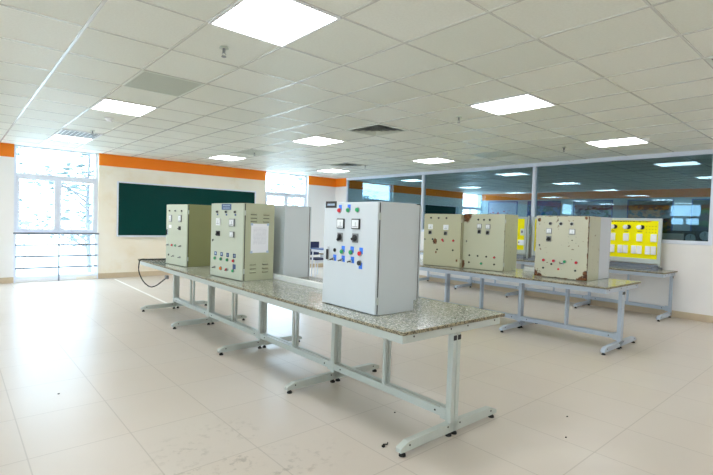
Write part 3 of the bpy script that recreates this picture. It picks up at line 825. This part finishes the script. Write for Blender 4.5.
# ------------------------------------------------------------------ small things
# power cable of the far cabinet, looping off the bench end
pts = [(2.40, 6.42, TOPZ+.03), (2.40, 6.62, TOPZ+.01), (2.30, 6.86, TOPZ+.009), (2.12, 6.93, TOPZ+.009), (2.03, 6.945, TOPZ+.004), (2.01, 6.95, .69), (2.01, 6.94, .594), (2.01, 6.75, .489), (2.01, 6.46, .447), (2.01, 6.206, .493), (2.01, 5.98, .578), (2.02, 5.85, .64)]
def smooth_path(p, n=6):
    out = []
    for i in range(len(p)-1):
        p0, p1, p2, p3 = [Vector(p[min(max(i+k, 0), len(p)-1)]) for k in (-1, 0, 1, 2)]
        for s in range(n):
            u = s/n
            out.append(.5*((2*p1)+(p2-p0)*u+(2*p0-5*p1+4*p2-p3)*u*u+(3*p1-p0-3*p2+p3)*u**3))
    out.append(Vector(p[-1])); return out
t = thing('power_cable', 'black power cable looping down off the far end of the front bench', 'cable', (2.01, 6.46, .447))
off = Vector(t.location)
MB().tube([q-off for q in smooth_path(pts)], .008, 8).build('cord', M['rubber'], t, True)
e = Vector(pts[-1])-off
MB().box(e.x-.018, e.x+.018, e.y-.03, e.y+.03, e.z-.02, e.z+.025, .006).build('plug', M['grey'], t, label='pale grey plug')

# scraps on the floor
m = MB().tube([(-.03, 0, .006), (-.01, .012, .008), (.012, .0, .006), (.03, .014, .006)], .004, 6).box(-.035, -.015, -.012, .006, 0, .012, .003)
t = m.build('wire_scrap', M['rubber']); t.location = (2.06, 2.01, 0); tag(t, 'black wire scrap on the floor beside the near foot of the front bench', 'scrap')
for x, y, l in ((2.47, 2.33, 'dark speck of dirt under the near bay of the front bench'), (.63, 4.15, 'dark speck on the floor at the left, in the window reflection'), (3.45, 1.5, 'dark speck on the floor at lower right'), (3.1, 1.35, 'lowest dark speck on the floor at lower right')):
    t = MB().sphere((0, 0, .003), .009, sc=(1, .7, .4), n=8).build('floor_speck', M['rubber'], None, True); t.location = (x, y, 0)
    tag(t, l, 'debris', 'bits of dirt on the floor')

# desk and chair far behind, seen past the white cabinet
t = thing('desk', 'small desk with a white metal frame by the window far behind the white cabinet', 'desk', (7.05, 9.0, 0), 0)
MB().box(-.4, .4, -.3, .3, .70, .725, .004).build('desk_top', M['bluetop'], t)
MB().box(-.38, .38, -.28, .28, .64, .70).build('apron', M['alu'], t)
for sx in (-1, 1):
    for sy in (-1, 1):
        MB().tube([(sx*.35, sy*.25, .64), (sx*.37, sy*.27, 0)], .016, 10).build('leg', M['alu'], t, True)
t = thing('chair', 'navy blue chair tucked behind the small desk far behind the white cabinet', 'chair', (6.95, 9.42, 0), 0)
MB().box(-.2, .2, -.2, .2, .42, .46, .015, seg=2).build('seat', M['cloth'], t)
MB().box(-.2, .2, .18, .215, .52, .86, .015, seg=2).build('backrest', M['cloth'], t)
MB().box(-.17, .17, -.19, -.17, .36, .42).build('seat_frame', M['alu'], t)
for sx in (-1, 1):
    MB().tube([(sx*.18, -.18, .42), (sx*.19, -.2, 0)], .012, 8).build('leg', M['alu'], t, True)
    MB().tube([(sx*.18, .2, .8), (sx*.18, .19, .42), (sx*.19, .23, 0)], .012, 8).build('leg', M['alu'], t, True)

# ------------------------------------------------------------------ outside the windows
o = struct(MB().box(-60, 70, -60, 90, -4.2, -4.0), 'ground', M['ground'])
def tree(x, y, h, r, n, label, seed):
    rnd = random.Random(seed)
    t = thing('tree', label, 'tree', (x, y, -4.0), 0, 'trees outside the windows')
    tr = MB(); tips = []
    tr.tube([(0, 0, 0), (.06, 0, h*.3), (-.03, .03, h*.6), (.02, 0, h*.86)], .11, 8, taper=.04)
    for k in range(22):
        z = h*(.42+.5*k/22); a = rnd.uniform(0, 2*PI); L = r*(1-.5*k/22)*rnd.uniform(.7, 1.1)
        p = [(0, 0, z), (L*.5*math.cos(a), L*.5*math.sin(a), z+.22*L), (L*math.cos(a), L*math.sin(a), z+.30*L)]
        tr.tube(p, .04, 6, taper=.01); tips += [p[1], p[2]]
    tr.build('trunk', M['bark'], t, True)
    lf = MB()
    for c in tips:
        for q in range(n):
            p = Vector(c)+Vector((rnd.gauss(0, .42), rnd.gauss(0, .42), rnd.gauss(0, .16)))
            R = Matrix.Rotation(rnd.uniform(0, 6.28), 3, 'Z') @ Matrix.Rotation(rnd.uniform(-.9, .9), 3, 'X')
            s = rnd.uniform(.09, .2)
            lf.quad([p+R @ Vector(v) for v in ((-s, 0, 0), (0, -s*.45, 0), (s, 0, 0), (0, s*.45, 0))])
    f = lf.build('foliage', M['leaf'], t); f['kind'] = 'stuff'
tree(3.6, 18.2, 9.5, 2.6, 26, 'pale tree outside the far left window, its trunk near the right frame', 3)
tree(1.2, 24.0, 8.6, 2.8, 22, 'fainter tree standing farther off outside the far left window', 5)
tree(13.8, 19.0, 9.0, 2.6, 20, 'pale tree outside the window right of the green board', 9)
tree(24.5, 19.0, 9.0, 2.4, 18, 'pale tree outside the window of the next room', 11)
t = thing('lamp_post', 'thin pale lamp post outside the left half of the far left window', 'lamp post', (1.95, 20.0, -4.0))
MB().tube([(0, 0, 0), (0, 0, 7.2)], .05, 10, taper=.035).build('pole', M['alu'], t, True)
MB().box(-.35, .05, -.06, .06, 7.2, 7.28, .01).build('lamp_head', M['alu'], t)

# ------------------------------------------------------------------ sky, camera, view
wd = bpy.data.worlds.new('sky'); SC.world = wd; wd.use_nodes = True
n = wd.node_tree.nodes; bg = n['Background']
bg.inputs[0].default_value = (.62, .82, 1.0, 1); bg.inputs[1].default_value = 5.6

Hc = 1.4; f_px, yaw, pitch, roll = 463.95, .71956, -.03392, .03076
fw = Vector((math.sin(yaw)*math.cos(pitch), math.cos(yaw)*math.cos(pitch), math.sin(pitch)))
r = Vector((math.cos(yaw), -math.sin(yaw), 0)); u = r.cross(fw)
r2 = r*math.cos(roll)+u*math.sin(roll); u2 = -r*math.sin(roll)+u*math.cos(roll)
cam = bpy.data.cameras.new('camera'); co = bpy.data.objects.new('camera', cam); COL.objects.link(co)
mw = Matrix((r2, u2, -fw)).transposed().to_4x4(); mw.translation = (0, 0, Hc)
co.matrix_world = mw
cam.sensor_width = 36; cam.lens = f_px/713*36; cam.clip_start = .02; cam.clip_end = 300
SC.camera = co
vs = SC.view_settings
vs.view_transform = 'Standard'; vs.look = 'None'; vs.exposure = 1.05; vs.gamma = 1.0; vs.use_curve_mapping = False
SC.cycles.use_denoising = True
SC.cycles.max_bounces = 10; SC.cycles.diffuse_bounces = 6; SC.cycles.glossy_bounces = 5; SC.cycles.transparent_max_bounces = 16
SC.cycles.sample_clamp_indirect = 8
